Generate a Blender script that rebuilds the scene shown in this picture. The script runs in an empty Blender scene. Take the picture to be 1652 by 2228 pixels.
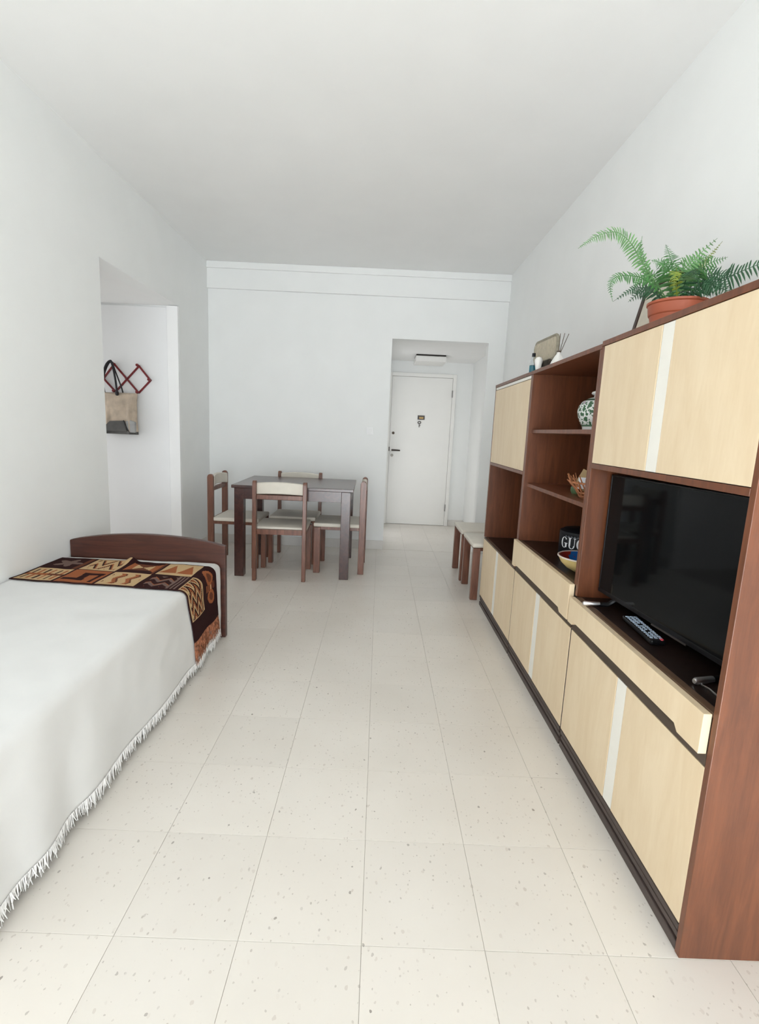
import bpy, bmesh, math, random
from mathutils import Vector, Matrix, noise
random.seed(7)
scene = bpy.context.scene
C = scene.collection

# ------------------------------------------------------------------ camera
def setup_camera():
    yaw, pitch, roll, f, h = 0.00529, -0.16177, 0.04542, 1088.04, 1.25
    cy, sy, cp, sp, cr, sr = math.cos(yaw), math.sin(yaw), math.cos(pitch), math.sin(pitch), math.cos(roll), math.sin(roll)
    fwd = Vector((sy*cp, cy*cp, sp)); right = Vector((cy, -sy, 0)); up = right.cross(fwd)
    r2 = cr*right + sr*up; u2 = -sr*right + cr*up
    cam = bpy.data.cameras.new('camera'); o = bpy.data.objects.new('camera', cam); C.objects.link(o)
    m = Matrix((r2, u2, -fwd)).transposed().to_4x4(); m.translation = (0, 0, h)
    o.matrix_world = m
    cam.sensor_fit = 'HORIZONTAL'; cam.sensor_width = 36; cam.lens = f*36/1652
    cam.clip_start = 0.02; cam.clip_end = 200
    scene.camera = o
setup_camera()

# ------------------------------------------------------------------ light
EXPOSURE = 0.0
WINDOW_W = 118.0
SUN_W = 20.0
world = bpy.data.worlds.new('sky'); scene.world = world; world.use_nodes = True
bg = world.node_tree.nodes['Background']; bg.inputs[0].default_value = (0.96, 0.98, 1.0, 1); bg.inputs[1].default_value = 1.0
def area(name, loc, rot, sx, sy, w, col):
    l = bpy.data.lights.new(name, 'AREA'); l.shape = 'RECTANGLE'; l.size = sx; l.size_y = sy; l.energy = w; l.color = col
    o = bpy.data.objects.new(name, l); C.objects.link(o); o.location = loc; o.rotation_euler = rot
    return o
area('balcony_daylight', (0.2, -4.17, 0.96), (math.radians(90), 0, 0), 2.0, 1.9, WINDOW_W, (0.865, 0.94, 1.0))
area('hall_fill', (0.09, 6.0, 1.0), (math.radians(90), 0, math.radians(-90)), 0.8, 1.6, 1.5, (1.0, 0.93, 0.83))  # added fill light that brightens the hall through an invented side opening
area('passage_fill', (-3.19, 3.86, 0.95), (math.radians(90), 0, math.radians(-90)), 0.8, 1.5, 4.8, (1.0, 0.98, 0.955))  # added fill light for the passage and the far floor
sun = bpy.data.lights.new('sun', 'SUN'); sun.energy = SUN_W; sun.angle = math.radians(1.0); sun.color = (0.91, 0.96, 1.0)
so = bpy.data.objects.new('sun', sun); C.objects.link(so); so.location = (0, -8, 5); so.rotation_euler = (math.radians(63), 0, 0)
scene.view_settings.view_transform = 'Standard'; scene.view_settings.look = 'None'
scene.view_settings.exposure = EXPOSURE; scene.view_settings.gamma = 1.0; scene.view_settings.use_curve_mapping = False
scene.cycles.max_bounces = 14; scene.cycles.diffuse_bounces = 8; scene.cycles.glossy_bounces = 4

# ------------------------------------------------------------------ materials
def lin(r, g, b):
    f = lambda c: ((c/255+0.055)/1.055)**2.4 if c > 10 else c/255/12.92
    return (f(r), f(g), f(b), 1)
def new_mat(name):
    m = bpy.data.materials.new(name); m.use_nodes = True
    n = m.node_tree.nodes; return m, n, m.node_tree.links, n['Principled BSDF']
def ramp(n, stops, interp='LINEAR'):
    r = n.new('ShaderNodeValToRGB'); e = r.color_ramp.elements; r.color_ramp.interpolation = interp
    while len(e) < len(stops): e.new(0.5)
    for i, (p, c) in enumerate(stops): e[i].position = p; e[i].color = c
    return r
def mapping(n, l, coord, scale):
    t = n.new('ShaderNodeTexCoord'); m = n.new('ShaderNodeMapping'); m.inputs['Scale'].default_value = scale
    l.new(t.outputs[coord], m.inputs['Vector']); return m.outputs[0]
def bump(n, l, b, fac, strength, dist=0.002):
    k = n.new('ShaderNodeBump'); k.inputs['Strength'].default_value = strength; k.inputs['Distance'].default_value = dist
    l.new(fac, k.inputs['Height']); l.new(k.outputs[0], b.inputs['Normal'])
def plain(name, col, rough=0.5, var=0.06, scale=30, metal=0.0, spec=0.5, bmp=0.0):
    m, n, l, b = new_mat(name)
    t = n.new('ShaderNodeTexNoise'); t.inputs['Scale'].default_value = scale; t.inputs['Detail'].default_value = 4
    l.new(mapping(n, l, 'Object', (1, 1, 1)), t.inputs['Vector'])
    lo = tuple(c*(1-var) for c in col[:3])+(1,); hi = tuple(min(1, c*(1+var)) for c in col[:3])+(1,)
    r = ramp(n, [(0.3, lo), (0.7, hi)]); l.new(t.outputs['Fac'], r.inputs[0]); l.new(r.outputs[0], b.inputs['Base Color'])
    b.inputs['Roughness'].default_value = rough; b.inputs['Metallic'].default_value = metal
    b.inputs['Specular IOR Level'].default_value = spec
    if bmp: bump(n, l, b, t.outputs['Fac'], bmp)
    return m
def wood(name, dark, light, rough, grain=(14, 14, 1.2), coat=0.0, spec=0.5):
    m, n, l, b = new_mat(name)
    v = mapping(n, l, 'Object', grain)
    t = n.new('ShaderNodeTexNoise'); t.inputs['Scale'].default_value = 3; t.inputs['Detail'].default_value = 8; t.inputs['Distortion'].default_value = 0.9
    l.new(v, t.inputs['Vector'])
    t2 = n.new('ShaderNodeTexNoise'); t2.inputs['Scale'].default_value = 24; t2.inputs['Detail'].default_value = 3; l.new(v, t2.inputs['Vector'])
    mx = n.new('ShaderNodeMath'); mx.operation = 'MULTIPLY_ADD'; mx.inputs[1].default_value = 0.3
    l.new(t2.outputs['Fac'], mx.inputs[0]); l.new(t.outputs['Fac'], mx.inputs[2])
    r = ramp(n, [(0.45, dark), (0.85, light)]); l.new(mx.outputs[0], r.inputs[0]); l.new(r.outputs[0], b.inputs['Base Color'])
    b.inputs['Roughness'].default_value = rough; b.inputs['Coat Weight'].default_value = coat; b.inputs['Coat Roughness'].default_value = 0.25
    b.inputs['Specular IOR Level'].default_value = spec
    bump(n, l, b, mx.outputs[0], 0.05, 0.001)
    return m
M = {}
M['wall'] = plain('white_wall_paint', (0.865, 0.875, 0.87, 1), 0.9, 0.012, 4, spec=0.2)
M['ceiling'] = plain('white_ceiling_paint', (0.87, 0.872, 0.868, 1), 0.95, 0.012, 3, spec=0.15)
M['gloss'] = plain('white_enamel', (0.86, 0.862, 0.865, 1), 0.42, 0.012, 4, spec=0.4)
M['doorpaint'] = plain('white_door_enamel', (0.85, 0.84, 0.815, 1), 0.4, 0.012, 4, spec=0.4)
M['base'] = plain('pale_skirting', (0.70, 0.68, 0.65, 1), 0.5, 0.04, 8)
M['unitwood'] = wood('red_brown_veneer', (0.110, 0.034, 0.013, 1), (0.178, 0.057, 0.022, 1), 0.42, coat=0.2)
M['unitdark'] = wood('dark_brown_counter', (0.012, 0.007, 0.006, 1), (0.024, 0.013, 0.010, 1), 0.3, (3, 14, 14), 0.0, 0.3)
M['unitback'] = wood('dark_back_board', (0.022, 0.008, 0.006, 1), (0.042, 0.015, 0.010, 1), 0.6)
M['lipping'] = wood('brown_lipping', (0.085, 0.047, 0.027, 1), (0.125, 0.072, 0.043, 1), 0.5, (14, 1.2, 14))
M['rail'] = wood('grey_brown_rail', (0.055, 0.037, 0.025, 1), (0.085, 0.058, 0.041, 1), 0.6, (14, 1.2, 14))
M['plinth'] = wood('grey_brown_plinth', (0.045, 0.030, 0.026, 1), (0.085, 0.06, 0.052, 1), 0.5, (14, 1.2, 14))
M['cream'] = wood('cream_maple_laminate', (0.725, 0.575, 0.385, 1), (0.785, 0.645, 0.455, 1), 0.45, (5, 5, 0.9), spec=0.35)
M['strip'] = plain('ivory_strip', (0.84, 0.82, 0.76, 1), 0.4, 0.02, 12)
M['tablewood'] = wood('dark_mahogany', (0.036, 0.012, 0.010, 1), (0.070, 0.025, 0.019, 1), 0.28, (10, 2, 10), 0.35)
M['chairwood'] = wood('chestnut_wood', (0.11, 0.040, 0.024, 1), (0.22, 0.088, 0.052, 1), 0.38, (14, 14, 1.5), 0.3)
M['vinyl'] = plain('cream_vinyl', (0.70, 0.655, 0.575, 1), 0.5, 0.03, 20)
M['headwood'] = wood('walnut_headboard', (0.045, 0.013, 0.008, 1), (0.090, 0.028, 0.017, 1), 0.4, (1.2, 14, 14), 0.12)
M['mattress'] = plain('mattress_ticking', (0.6, 0.58, 0.55, 1), 0.9)
M['black'] = plain('black_plastic', (0.006, 0.006, 0.007, 1), 0.3, spec=0.25)
M['screen'] = plain('tv_screen_glass', (0.003, 0.004, 0.0045, 1), 0.06, 0.0, spec=0.16)
M['chrome'] = plain('chrome', (0.85, 0.85, 0.87, 1), 0.3, 0.0, metal=1.0)
M['steel'] = plain('brushed_steel', (0.35, 0.34, 0.33, 1), 0.35, 0.05, metal=1.0)
M['steelmatte'] = plain('dull_nickel', (0.42, 0.40, 0.36, 1), 0.6)
M['leaf'] = plain('grey_white_door_enamel', (0.80, 0.805, 0.815, 1), 0.45, 0.012, 4, spec=0.4)
M['terracotta'] = plain('terracotta_plastic', (0.42, 0.105, 0.05, 1), 0.5, 0.06, 18)
M['soil'] = plain('potting_soil', (0.02, 0.013, 0.008, 1), 0.95, 0.4, 60)
M['red'] = plain('dark_red_lacquer', (0.17, 0.010, 0.012, 1), 0.35, 0.1)
M['strap'] = plain('black_strap', (0.014, 0.012, 0.016, 1), 0.6)
M['bag'] = plain('beige_bag_fabric', (0.50, 0.41, 0.32, 1), 0.7, 0.22, 16, bmp=0.3)
M['bagdark'] = plain('dark_grey_bag_fabric', (0.085, 0.082, 0.078, 1), 0.6, 0.25, 16)
M['baggrey'] = plain('grey_bag_fabric', (0.36, 0.36, 0.36, 1), 0.6, 0.2, 16)
M['frame'] = wood('dark_frame_wood', (0.03, 0.012, 0.009, 1), (0.06, 0.026, 0.019, 1), 0.45)
M['mat'] = plain('ivory_mount', (0.60, 0.56, 0.47, 1), 0.8)
M['wicker'] = plain('wicker', (0.36, 0.135, 0.055, 1), 0.7, 0.25, 60)
M['tan'] = plain('kraft_card', (0.50, 0.36, 0.19, 1), 0.8)
M['whitecard'] = plain('white_card', (0.80, 0.82, 0.88, 1), 0.7, 0.02)
M['greenjar'] = plain('green_ceramic', (0.10, 0.17, 0.08, 1), 0.4)
M['bowl'] = plain('yellow_bowl', (0.68, 0.52, 0.22, 1), 0.4)
M['bowlrim'] = plain('pale_bowl_rim', (0.66, 0.57, 0.52, 1), 0.4)
M['tin'] = plain('black_tin', (0.006, 0.007, 0.011, 1), 0.5, spec=0.25)
M['letter'] = plain('white_print', (0.82, 0.84, 0.88, 1), 0.5, 0.01)
M['scriptgrey'] = plain('grey_print', (0.25, 0.27, 0.31, 1), 0.5, 0.01)
M['white'] = plain('white_ceramic', (0.80, 0.79, 0.76, 1), 0.3, 0.02)
M['reed'] = plain('dark_reed', (0.10, 0.075, 0.055, 1), 0.8)
M['teal'] = plain('teal_gel', (0.03, 0.15, 0.20, 1), 0.15)
M['brass'] = plain('old_brass', (0.30, 0.20, 0.08, 1), 0.4, 0.1, metal=0.8)
M['dark'] = plain('gap_shade', (0.03, 0.025, 0.022, 1), 0.8)  # near-black colour that paints the shade in narrow gaps
M['key'] = plain('dark_metal', (0.06, 0.05, 0.045, 1), 0.4, metal=0.5)
M['pinkbtn'] = plain('red_button', (0.6, 0.06, 0.08, 1), 0.4)
M['bluebtn'] = plain('pale_blue_button', (0.42, 0.52, 0.66, 1), 0.5)
M['rattan'] = plain('pale_rattan', (0.46, 0.41, 0.32, 1), 0.8, 0.1, 60)
M['rattanedge'] = plain('grey_rattan_edge', (0.27, 0.245, 0.19, 1), 0.8, 0.2, 60)
M['drift'] = plain('dark_driftwood', (0.03, 0.022, 0.014, 1), 0.8, 0.4, 60)
M['fern_mid'] = plain('fern_green', (0.055, 0.18, 0.045, 1), 0.5, 0.35, 40)
M['fern_light'] = plain('fern_light_green', (0.11, 0.245, 0.085, 1), 0.5, 0.3, 40)
M['fern_dark'] = plain('fern_dark_green', (0.02, 0.085, 0.033, 1), 0.5, 0.35, 40)
M['fern_yellow'] = plain('fern_yellow_green', (0.19, 0.25, 0.03, 1), 0.5, 0.3, 40)
M['fern_tip'] = plain('fern_stem', (0.10, 0.09, 0.05, 1), 0.6, 0.2, 40)
M['outdoor'] = plain('pale_concrete', (0.6, 0.6, 0.58, 1), 0.9)
def glass(name, col, rough=0.02):
    m, n, l, b = new_mat(name); b.inputs['Base Color'].default_value = col; b.inputs['Transmission Weight'].default_value = 1
    b.inputs['Roughness'].default_value = rough; b.inputs['IOR'].default_value = 1.3; return m
M['glass'] = glass('clear_glass', (0.95, 0.97, 0.98, 1))
M['diffuser'] = plain('opal_diffuser', (0.78, 0.77, 0.75, 1), 0.3, 0.01)
def cloth(name, col, var):
    m, n, l, b = new_mat(name)
    w = n.new('ShaderNodeTexWave'); w.inputs['Scale'].default_value = 160; w.inputs['Distortion'].default_value = 2; w.bands_direction = 'Y'
    v = mapping(n, l, 'Object', (1, 1, 1)); l.new(v, w.inputs['Vector'])
    t = n.new('ShaderNodeTexNoise'); t.inputs['Scale'].default_value = 7; t.inputs['Detail'].default_value = 5; l.new(v, t.inputs['Vector'])
    r = ramp(n, [(0.35, tuple(c*(1-var) for c in col[:3])+(1,)), (0.65, col)]); l.new(t.outputs['Fac'], r.inputs[0]); l.new(r.outputs[0], b.inputs['Base Color'])
    b.inputs['Roughness'].default_value = 0.95; b.inputs['Specular IOR Level'].default_value = 0.1
    b.inputs['Sheen Weight'].default_value = 0.15
    bump(n, l, b, w.outputs['Fac'], 0.12, 0.001); return m
M['spread'] = cloth('white_bedspread_cotton', (0.735, 0.735, 0.73, 1), 0.03)
M['fringe'] = plain('white_fringe', (0.80, 0.79, 0.78, 1), 0.9, 0.04)
def vcol(name):
    m, n, l, b = new_mat(name)
    a = n.new('ShaderNodeVertexColor'); a.layer_name = 'pattern'
    t = n.new('ShaderNodeTexNoise'); t.inputs['Scale'].default_value = 220; l.new(mapping(n, l, 'Object', (1, 1, 1)), t.inputs['Vector'])
    mm = n.new('ShaderNodeMix'); mm.data_type = 'RGBA'; mm.blend_type = 'MULTIPLY'; mm.inputs[0].default_value = 0.35
    l.new(a.outputs['Color'], mm.inputs[6]); l.new(t.outputs['Fac'], mm.inputs[7]); l.new(mm.outputs[2], b.inputs['Base Color'])
    b.inputs['Roughness'].default_value = 0.95; b.inputs['Specular IOR Level'].default_value = 0.1
    bump(n, l, b, t.outputs['Fac'], 0.3, 0.002); return m
M['weave'] = vcol('woven_wool')
M['weavefringe'] = plain('rust_wool_fringe', (0.30, 0.115, 0.06, 1), 0.95, 0.75, 70)
def tile_mat():
    m, n, l, b = new_mat('terrazzo_tile')
    g = n.new('ShaderNodeNewGeometry'); P = g.outputs['Position']
    base = n.new('ShaderNodeTexNoise'); base.inputs['Scale'].default_value = 2.5; base.inputs['Detail'].default_value = 5; l.new(P, base.inputs['Vector'])
    r0 = ramp(n, [(0.3, (0.715, 0.67, 0.612, 1)), (0.7, (0.757, 0.717, 0.664, 1))]); l.new(base.outputs['Fac'], r0.inputs[0])
    info = n.new('ShaderNodeObjectInfo')
    hs = n.new('ShaderNodeHueSaturation'); mr = n.new('ShaderNodeMapRange'); mr.inputs[3].default_value = 0.97; mr.inputs[4].default_value = 1.02
    l.new(info.outputs['Random'], mr.inputs[0]); l.new(mr.outputs[0], hs.inputs['Value']); l.new(r0.outputs[0], hs.inputs['Color'])
    def chips(scale, thr, rad, col, prev):
        mp = n.new('ShaderNodeMapping'); mp.inputs['Scale'].default_value = (1, 0.75, 1); l.new(P, mp.inputs['Vector'])
        nz = n.new('ShaderNodeTexNoise'); nz.inputs['Scale'].default_value = scale*1.5; l.new(mp.outputs[0], nz.inputs['Vector'])
        ad = n.new('ShaderNodeVectorMath'); ad.operation = 'MULTIPLY_ADD'; ad.inputs[1].default_value = (0.5/scale,)*3
        l.new(nz.outputs['Color'], ad.inputs[0]); l.new(mp.outputs[0], ad.inputs[2])
        v = n.new('ShaderNodeTexVoronoi'); v.voronoi_dimensions = '2D'; v.inputs['Scale'].default_value = scale; l.new(ad.outputs[0], v.inputs['Vector'])
        sp = n.new('ShaderNodeSeparateColor'); l.new(v.outputs['Color'], sp.inputs[0])
        a = n.new('ShaderNodeMath'); a.operation = 'GREATER_THAN'; a.inputs[1].default_value = thr; l.new(sp.outputs[0], a.inputs[0])
        rr = n.new('ShaderNodeMath'); rr.operation = 'MULTIPLY'; rr.inputs[1].default_value = rad; l.new(sp.outputs[1], rr.inputs[0])
        d = n.new('ShaderNodeMath'); d.operation = 'LESS_THAN'; l.new(v.outputs['Distance'], d.inputs[0]); l.new(rr.outputs[0], d.inputs[1])
        k = n.new('ShaderNodeMath'); k.operation = 'MULTIPLY'; l.new(a.outputs[0], k.inputs[0]); l.new(d.outputs[0], k.inputs[1])
        k2 = n.new('ShaderNodeMath'); k2.operation = 'MULTIPLY'; l.new(k.outputs[0], k2.inputs[0]); l.new(sp.outputs[2], k2.inputs[1])
        mx = n.new('ShaderNodeMix'); mx.data_type = 'RGBA'; l.new(k2.outputs[0], mx.inputs[0]); l.new(prev, mx.inputs[6]); mx.inputs[7].default_value = col
        return mx.outputs[2]
    c = chips(95, 0.82, 0.27, (0.50, 0.455, 0.41, 1), hs.outputs[0])
    c = chips(48, 0.93, 0.19, (0.30, 0.265, 0.235, 1), c)
    c = chips(60, 0.86, 0.28, (0.60, 0.545, 0.49, 1), c)
    l.new(c, b.inputs['Base Color'])
    b.inputs['Roughness'].default_value = 0.30; b.inputs['Specular IOR Level'].default_value = 0.8
    return m
M['tile'] = tile_mat()
M['grout'] = plain('grey_grout', (0.47, 0.43, 0.39, 1), 0.95, 0.15, 40)
def vase_mat():
    m, n, l, b = new_mat('green_floral_porcelain')
    v = mapping(n, l, 'Object', (1, 1, 1))
    vo = n.new('ShaderNodeTexVoronoi'); vo.inputs['Scale'].default_value = 42; vo.feature = 'DISTANCE_TO_EDGE'
    nz = n.new('ShaderNodeTexNoise'); nz.inputs['Scale'].default_value = 55; nz.inputs['Detail'].default_value = 2; l.new(v, nz.inputs['Vector'])
    ad = n.new('ShaderNodeVectorMath'); ad.operation = 'MULTIPLY_ADD'; ad.inputs[1].default_value = (0.03,)*3; l.new(nz.outputs['Color'], ad.inputs[0]); l.new(v, ad.inputs[2])
    l.new(ad.outputs[0], vo.inputs['Vector'])
    r = ramp(n, [(0.0, (0.74, 0.77, 0.75, 1)), (0.10, (0.74, 0.77, 0.75, 1)), (0.14, (0.05, 0.13, 0.065, 1))]); l.new(vo.outputs['Distance'], r.inputs[0])
    vp = n.new('ShaderNodeTexVoronoi'); vp.inputs['Scale'].default_value = 20; l.new(v, vp.inputs['Vector'])
    rp = ramp(n, [(0.16, (1, 1, 1, 1)), (0.22, (0, 0, 0, 1))]); l.new(vp.outputs['Distance'], rp.inputs[0])
    mp = n.new('ShaderNodeMix'); mp.data_type = 'RGBA'; l.new(rp.outputs[0], mp.inputs[0]); l.new(r.outputs[0], mp.inputs[6]); mp.inputs[7].default_value = (0.45, 0.33, 0.42, 1)
    s = n.new('ShaderNodeSeparateXYZ'); l.new(v, s.inputs[0])
    W = (0.74, 0.76, 0.75, 1)
    rz = ramp(n, [(0.0, (0, 0, 0, 1)), (0.022, (1, 1, 1, 1)), (0.118, (0, 0, 0, 1))], 'CONSTANT'); l.new(s.outputs[2], rz.inputs[0])
    rb = ramp(n, [(0.0, W), (0.014, (0.10, 0.19, 0.12, 1)), (0.022, W), (0.125, (0.06, 0.12, 0.08, 1)), (0.130, W)], 'CONSTANT'); l.new(s.outputs[2], rb.inputs[0])
    mx = n.new('ShaderNodeMix'); mx.data_type = 'RGBA'; l.new(rz.outputs[0], mx.inputs[0]); l.new(rb.outputs[0], mx.inputs[6]); l.new(mp.outputs[2], mx.inputs[7])
    l.new(mx.outputs[2], b.inputs['Base Color']); b.inputs['Roughness'].default_value = 0.2; return m
M['vase'] = vase_mat()
def bowl_paint():
    m, n, l, b = new_mat('painted_bowl_inside')
    co = mapping(n, l, 'Object', (1, 1, 1)); v = n.new('ShaderNodeTexNoise'); v.inputs['Scale'].default_value = 22; l.new(co, v.inputs['Vector'])
    w = n.new('ShaderNodeVectorMath'); w.operation = 'DOT_PRODUCT'; w.inputs[1].default_value = (4.1, -1.8, 0); l.new(co, w.inputs[0])
    s = n.new('ShaderNodeMath'); s.operation = 'ADD'; l.new(v.outputs['Fac'], s.inputs[0]); l.new(w.outputs['Value'], s.inputs[1])
    r = ramp(n, [(0.0, (0.23, 0.02, 0.012, 1)), (0.30, (0.012, 0.10, 0.34, 1)), (0.56, (0.55, 0.30, 0.14, 1)), (0.68, (0.02, 0.12, 0.36, 1))], 'CONSTANT'); l.new(s.outputs[0], r.inputs[0])
    l.new(r.outputs[0], b.inputs['Base Color']); b.inputs['Roughness'].default_value = 0.3; return m
M['bowlpaint'] = bowl_paint()

# ------------------------------------------------------------------ mesh helpers
class B:
    def __init__(s): s.bm = bmesh.new(); s.round = False
    def _add(s, t):
        me = bpy.data.meshes.new('tmp'); t.to_mesh(me); t.free(); s.bm.from_mesh(me); bpy.data.meshes.remove(me); return s
    def box(s, x0, x1, y0, y1, z0, z1, bev=0.0, seg=2, mat=None):
        t = bmesh.new(); bmesh.ops.create_cube(t, size=1)
        for v in t.verts: v.co = Vector(((x0+x1)/2+v.co.x*(x1-x0), (y0+y1)/2+v.co.y*(y1-y0), (z0+z1)/2+v.co.z*(z1-z0)))
        if bev: bmesh.ops.bevel(t, geom=t.edges[:], offset=bev, segments=seg, affect='EDGES', profile=0.5)
        if mat: bmesh.ops.transform(t, matrix=mat, verts=t.verts)
        return s._add(t)
    def tube(s, pts, rad, n=8, cap=True):
        pts = [Vector(p) for p in pts]; k = len(pts); s.round = True
        if not isinstance(rad, (list, tuple)): rad = [rad]*k
        rings = []; prev = None
        for i, p in enumerate(pts):
            d = (pts[min(i+1, k-1)]-pts[max(i-1, 0)]).normalized()
            a = prev if prev else (Vector((0, 0, 1)) if abs(d.z) < 0.9 else Vector((1, 0, 0)))
            a = (a-d*a.dot(d)).normalized(); prev = a; b = d.cross(a)
            rings.append([s.bm.verts.new(p+rad[i]*(math.cos(2*math.pi*j/n)*a+math.sin(2*math.pi*j/n)*b)) for j in range(n)])
        for i in range(k-1):
            for j in range(n): s.bm.faces.new((rings[i][j], rings[i][(j+1) % n], rings[i+1][(j+1) % n], rings[i+1][j]))
        if cap: s.bm.faces.new(rings[0][::-1]); s.bm.faces.new(rings[-1])
        return s
    def lathe(s, prof, c=(0, 0, 0), n=32):
        rings = []; s.round = True
        for r, z in prof:
            if r < 1e-5: rings.append([s.bm.verts.new((c[0], c[1], c[2]+z))])
            else: rings.append([s.bm.verts.new((c[0]+r*math.cos(2*math.pi*j/n), c[1]+r*math.sin(2*math.pi*j/n), c[2]+z)) for j in range(n)])
        for a, b in zip(rings, rings[1:]):
            for j in range(n):
                q = [a[j % len(a)], a[(j+1) % len(a)], b[(j+1) % len(b)], b[j % len(b)]]
                u = []
                for x in q:
                    if x not in u: u.append(x)
                if len(u) > 2: s.bm.faces.new(u)
        return s
    def prism(s, poly, axis, a0, a1, bev=0.0):
        t = bmesh.new(); i = 'xyz'.index(axis)
        def mk(p, a):
            q = [p[0], p[1]]; q.insert(i, a); return t.verts.new(q)
        A = [mk(p, a0) for p in poly]; Bv = [mk(p, a1) for p in poly]; n = len(poly)
        t.faces.new(A); t.faces.new(Bv[::-1])
        for j in range(n): t.faces.new((A[j], Bv[j], Bv[(j+1) % n], A[(j+1) % n]))
        bmesh.ops.recalc_face_normals(t, faces=t.faces[:])
        if bev: bmesh.ops.bevel(t, geom=t.edges[:], offset=bev, segments=2, affect='EDGES', profile=0.5)
        return s._add(t)
    def strip(s, p0, p1, w, th, nrm):
        """flat bar between two points: width w, thickness th along nrm"""
        p0, p1, nrm = Vector(p0), Vector(p1), Vector(nrm).normalized()
        d = (p1-p0); L = d.length; d.normalize(); sd = nrm.cross(d)
        m = Matrix((sd, nrm, d)).transposed().to_4x4(); m.translation = (p0+p1)/2
        return s.box(-w/2, w/2, -th/2, th/2, -L/2, L/2, min(w, th)*0.15, 1, m)
ORG = {}
def obj(name, b, mat, parent=None, smooth=True, local=False, angle=40):
    bm = b.bm if isinstance(b, B) else b
    if isinstance(b, B) and not b.round: angle = min(angle, 14)
    if parent is not None and not local:
        o3 = ORG.get(parent.name, Vector((0, 0, 0)))
        for v in bm.verts: v.co -= o3
    bmesh.ops.recalc_face_normals(bm, faces=bm.faces[:])
    me = bpy.data.meshes.new(name); bm.to_mesh(me); bm.free()
    me.materials.append(M[mat] if isinstance(mat, str) else mat)
    if smooth:
        for p in me.polygons: p.use_smooth = True
        me.set_sharp_from_angle(angle=math.radians(angle))
    o = bpy.data.objects.new(name, me); C.objects.link(o)
    if parent is not None:
        o.parent = parent; ORG[o.name] = ORG.get(parent.name, Vector((0, 0, 0)))
    return o
def tag(o, label, cat, group=None):
    o['label'] = label; o['category'] = cat
    if group: o['group'] = group
    return o
def thing(name, label, cat, loc=(0, 0, 0), rotz=0.0, group=None):
    o = bpy.data.objects.new(name, None); C.objects.link(o); o.location = loc; o.rotation_euler = (0, 0, rotz)
    o.empty_display_size = 0.1; ORG[o.name] = Vector(loc); return tag(o, label, cat, group)
def solo(name, b, mat, label, cat, loc=None, **k):
    """a thing that is one mesh; its origin sits at loc"""
    if loc is not None:
        for v in b.bm.verts: v.co -= Vector(loc)
    o = obj(name, b, mat, **k)
    if loc is not None: o.location = loc
    ORG[o.name] = Vector(loc or (0, 0, 0)); return tag(o, label, cat)
def struct(name, b, mat, label=None, smooth=False):
    o = obj(name, b, mat, smooth=smooth); o['kind'] = 'structure'
    if label: o['label'] = label
    return o
def dup(root, loc, rotz, label):
    r = root.copy(); C.objects.link(r); r.location = loc; r.rotation_euler = (0, 0, rotz); r['label'] = label
    for ch in list(root.children):
        c = ch.copy(); C.objects.link(c); c.parent = r
        for g in list(ch.children):
            d = g.copy(); C.objects.link(d); d.parent = c
    return r

# ------------------------------------------------------------------ room shell
XL, XR, YB, ZC, YN = -1.757, 1.212, 5.203, 2.796, -4.2
OX0, OX1, OZ = 0.078, 1.042, 2.158          # entrance opening in the back wall
LY0, LY1, LZ = 3.245, 4.47, 2.213           # passage opening in the left wall
AY, AXR = 6.75, 1.18                        # entrance hall far wall and right wall
T = 0.12
fl = struct('floor', B().box(XL, XR, YN, YB, -0.1, -0.0022).box(OX0, AXR, YB, AY, -0.1, -0.0022).box(-3.2, XL, LY0, LY1, -0.1, -0.0022), 'grout', 'pale speckled terrazzo tile floor')
cache = {}
def tile(x0, x1, y0, y1):
    w, d = round(x1-x0, 3), round(y1-y0, 3)
    if w < 0.01 or d < 0.01: return
    if (w, d) not in cache:
        g = 0.0006
        b = B().box(-w/2+g, w/2-g, -d/2+g, d/2-g, -0.008, 0, 0.0004, 1)
        me = bpy.data.meshes.new('tile'); b.bm.to_mesh(me); b.bm.free(); me.materials.append(M['tile']); cache[(w, d)] = me
    o = bpy.data.objects.new('tile', cache[(w, d)]); C.objects.link(o); o.parent = fl
    o.location = ((x0+x1)/2, (y0+y1)/2, random.uniform(-0.0003, 0.0))
SX, SY, TX0, TY0 = 0.3039, 0.3208, -0.5985, 1.0403
def tiles(xa, xb, ya, yb):
    for i in range(-20, 20):
        for j in range(-14, 30):
            x0, x1, y0, y1 = TX0+i*SX, TX0+(i+1)*SX, TY0+j*SY, TY0+(j+1)*SY
            x0, x1, y0, y1 = max(x0, xa), min(x1, xb), max(y0, ya), min(y1, yb)
            if x1-x0 > 0.01 and y1-y0 > 0.01: tile(x0, x1, y0, y1)
tiles(XL, XR, TY0-6*SY, YB)
obj('rear_floor', B().box(XL, XR, YN, TY0-6*SY, -0.002, 0), 'tile', fl, smooth=False)
tiles(OX0, AXR, YB, AY)
struct('ceiling', B().box(XL-T, XR+T, YN-T, YB+T, ZC, ZC+0.1), 'ceiling', 'white painted ceiling')
struct('wall_left', B().box(XL-T, XL, YN, LY0, 0, ZC).box(XL-T, XL, LY0, LY1, LZ, ZC).box(XL-T, XL, LY1, YB, 0, ZC), 'wall', 'white left wall with a doorless passage opening')
struct('wall_right', B().box(XR, XR+T, YN, YB, 0, ZC), 'wall', 'white right wall behind the wall unit')
struct('wall_back', B().box(XL-T, OX0, YB, YB+T, 0, ZC).box(OX0, OX1, YB, YB+T, OZ, ZC).box(OX1, XR+T, YB, YB+T, 0, ZC), 'wall', 'white end wall with the entrance opening')
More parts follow.
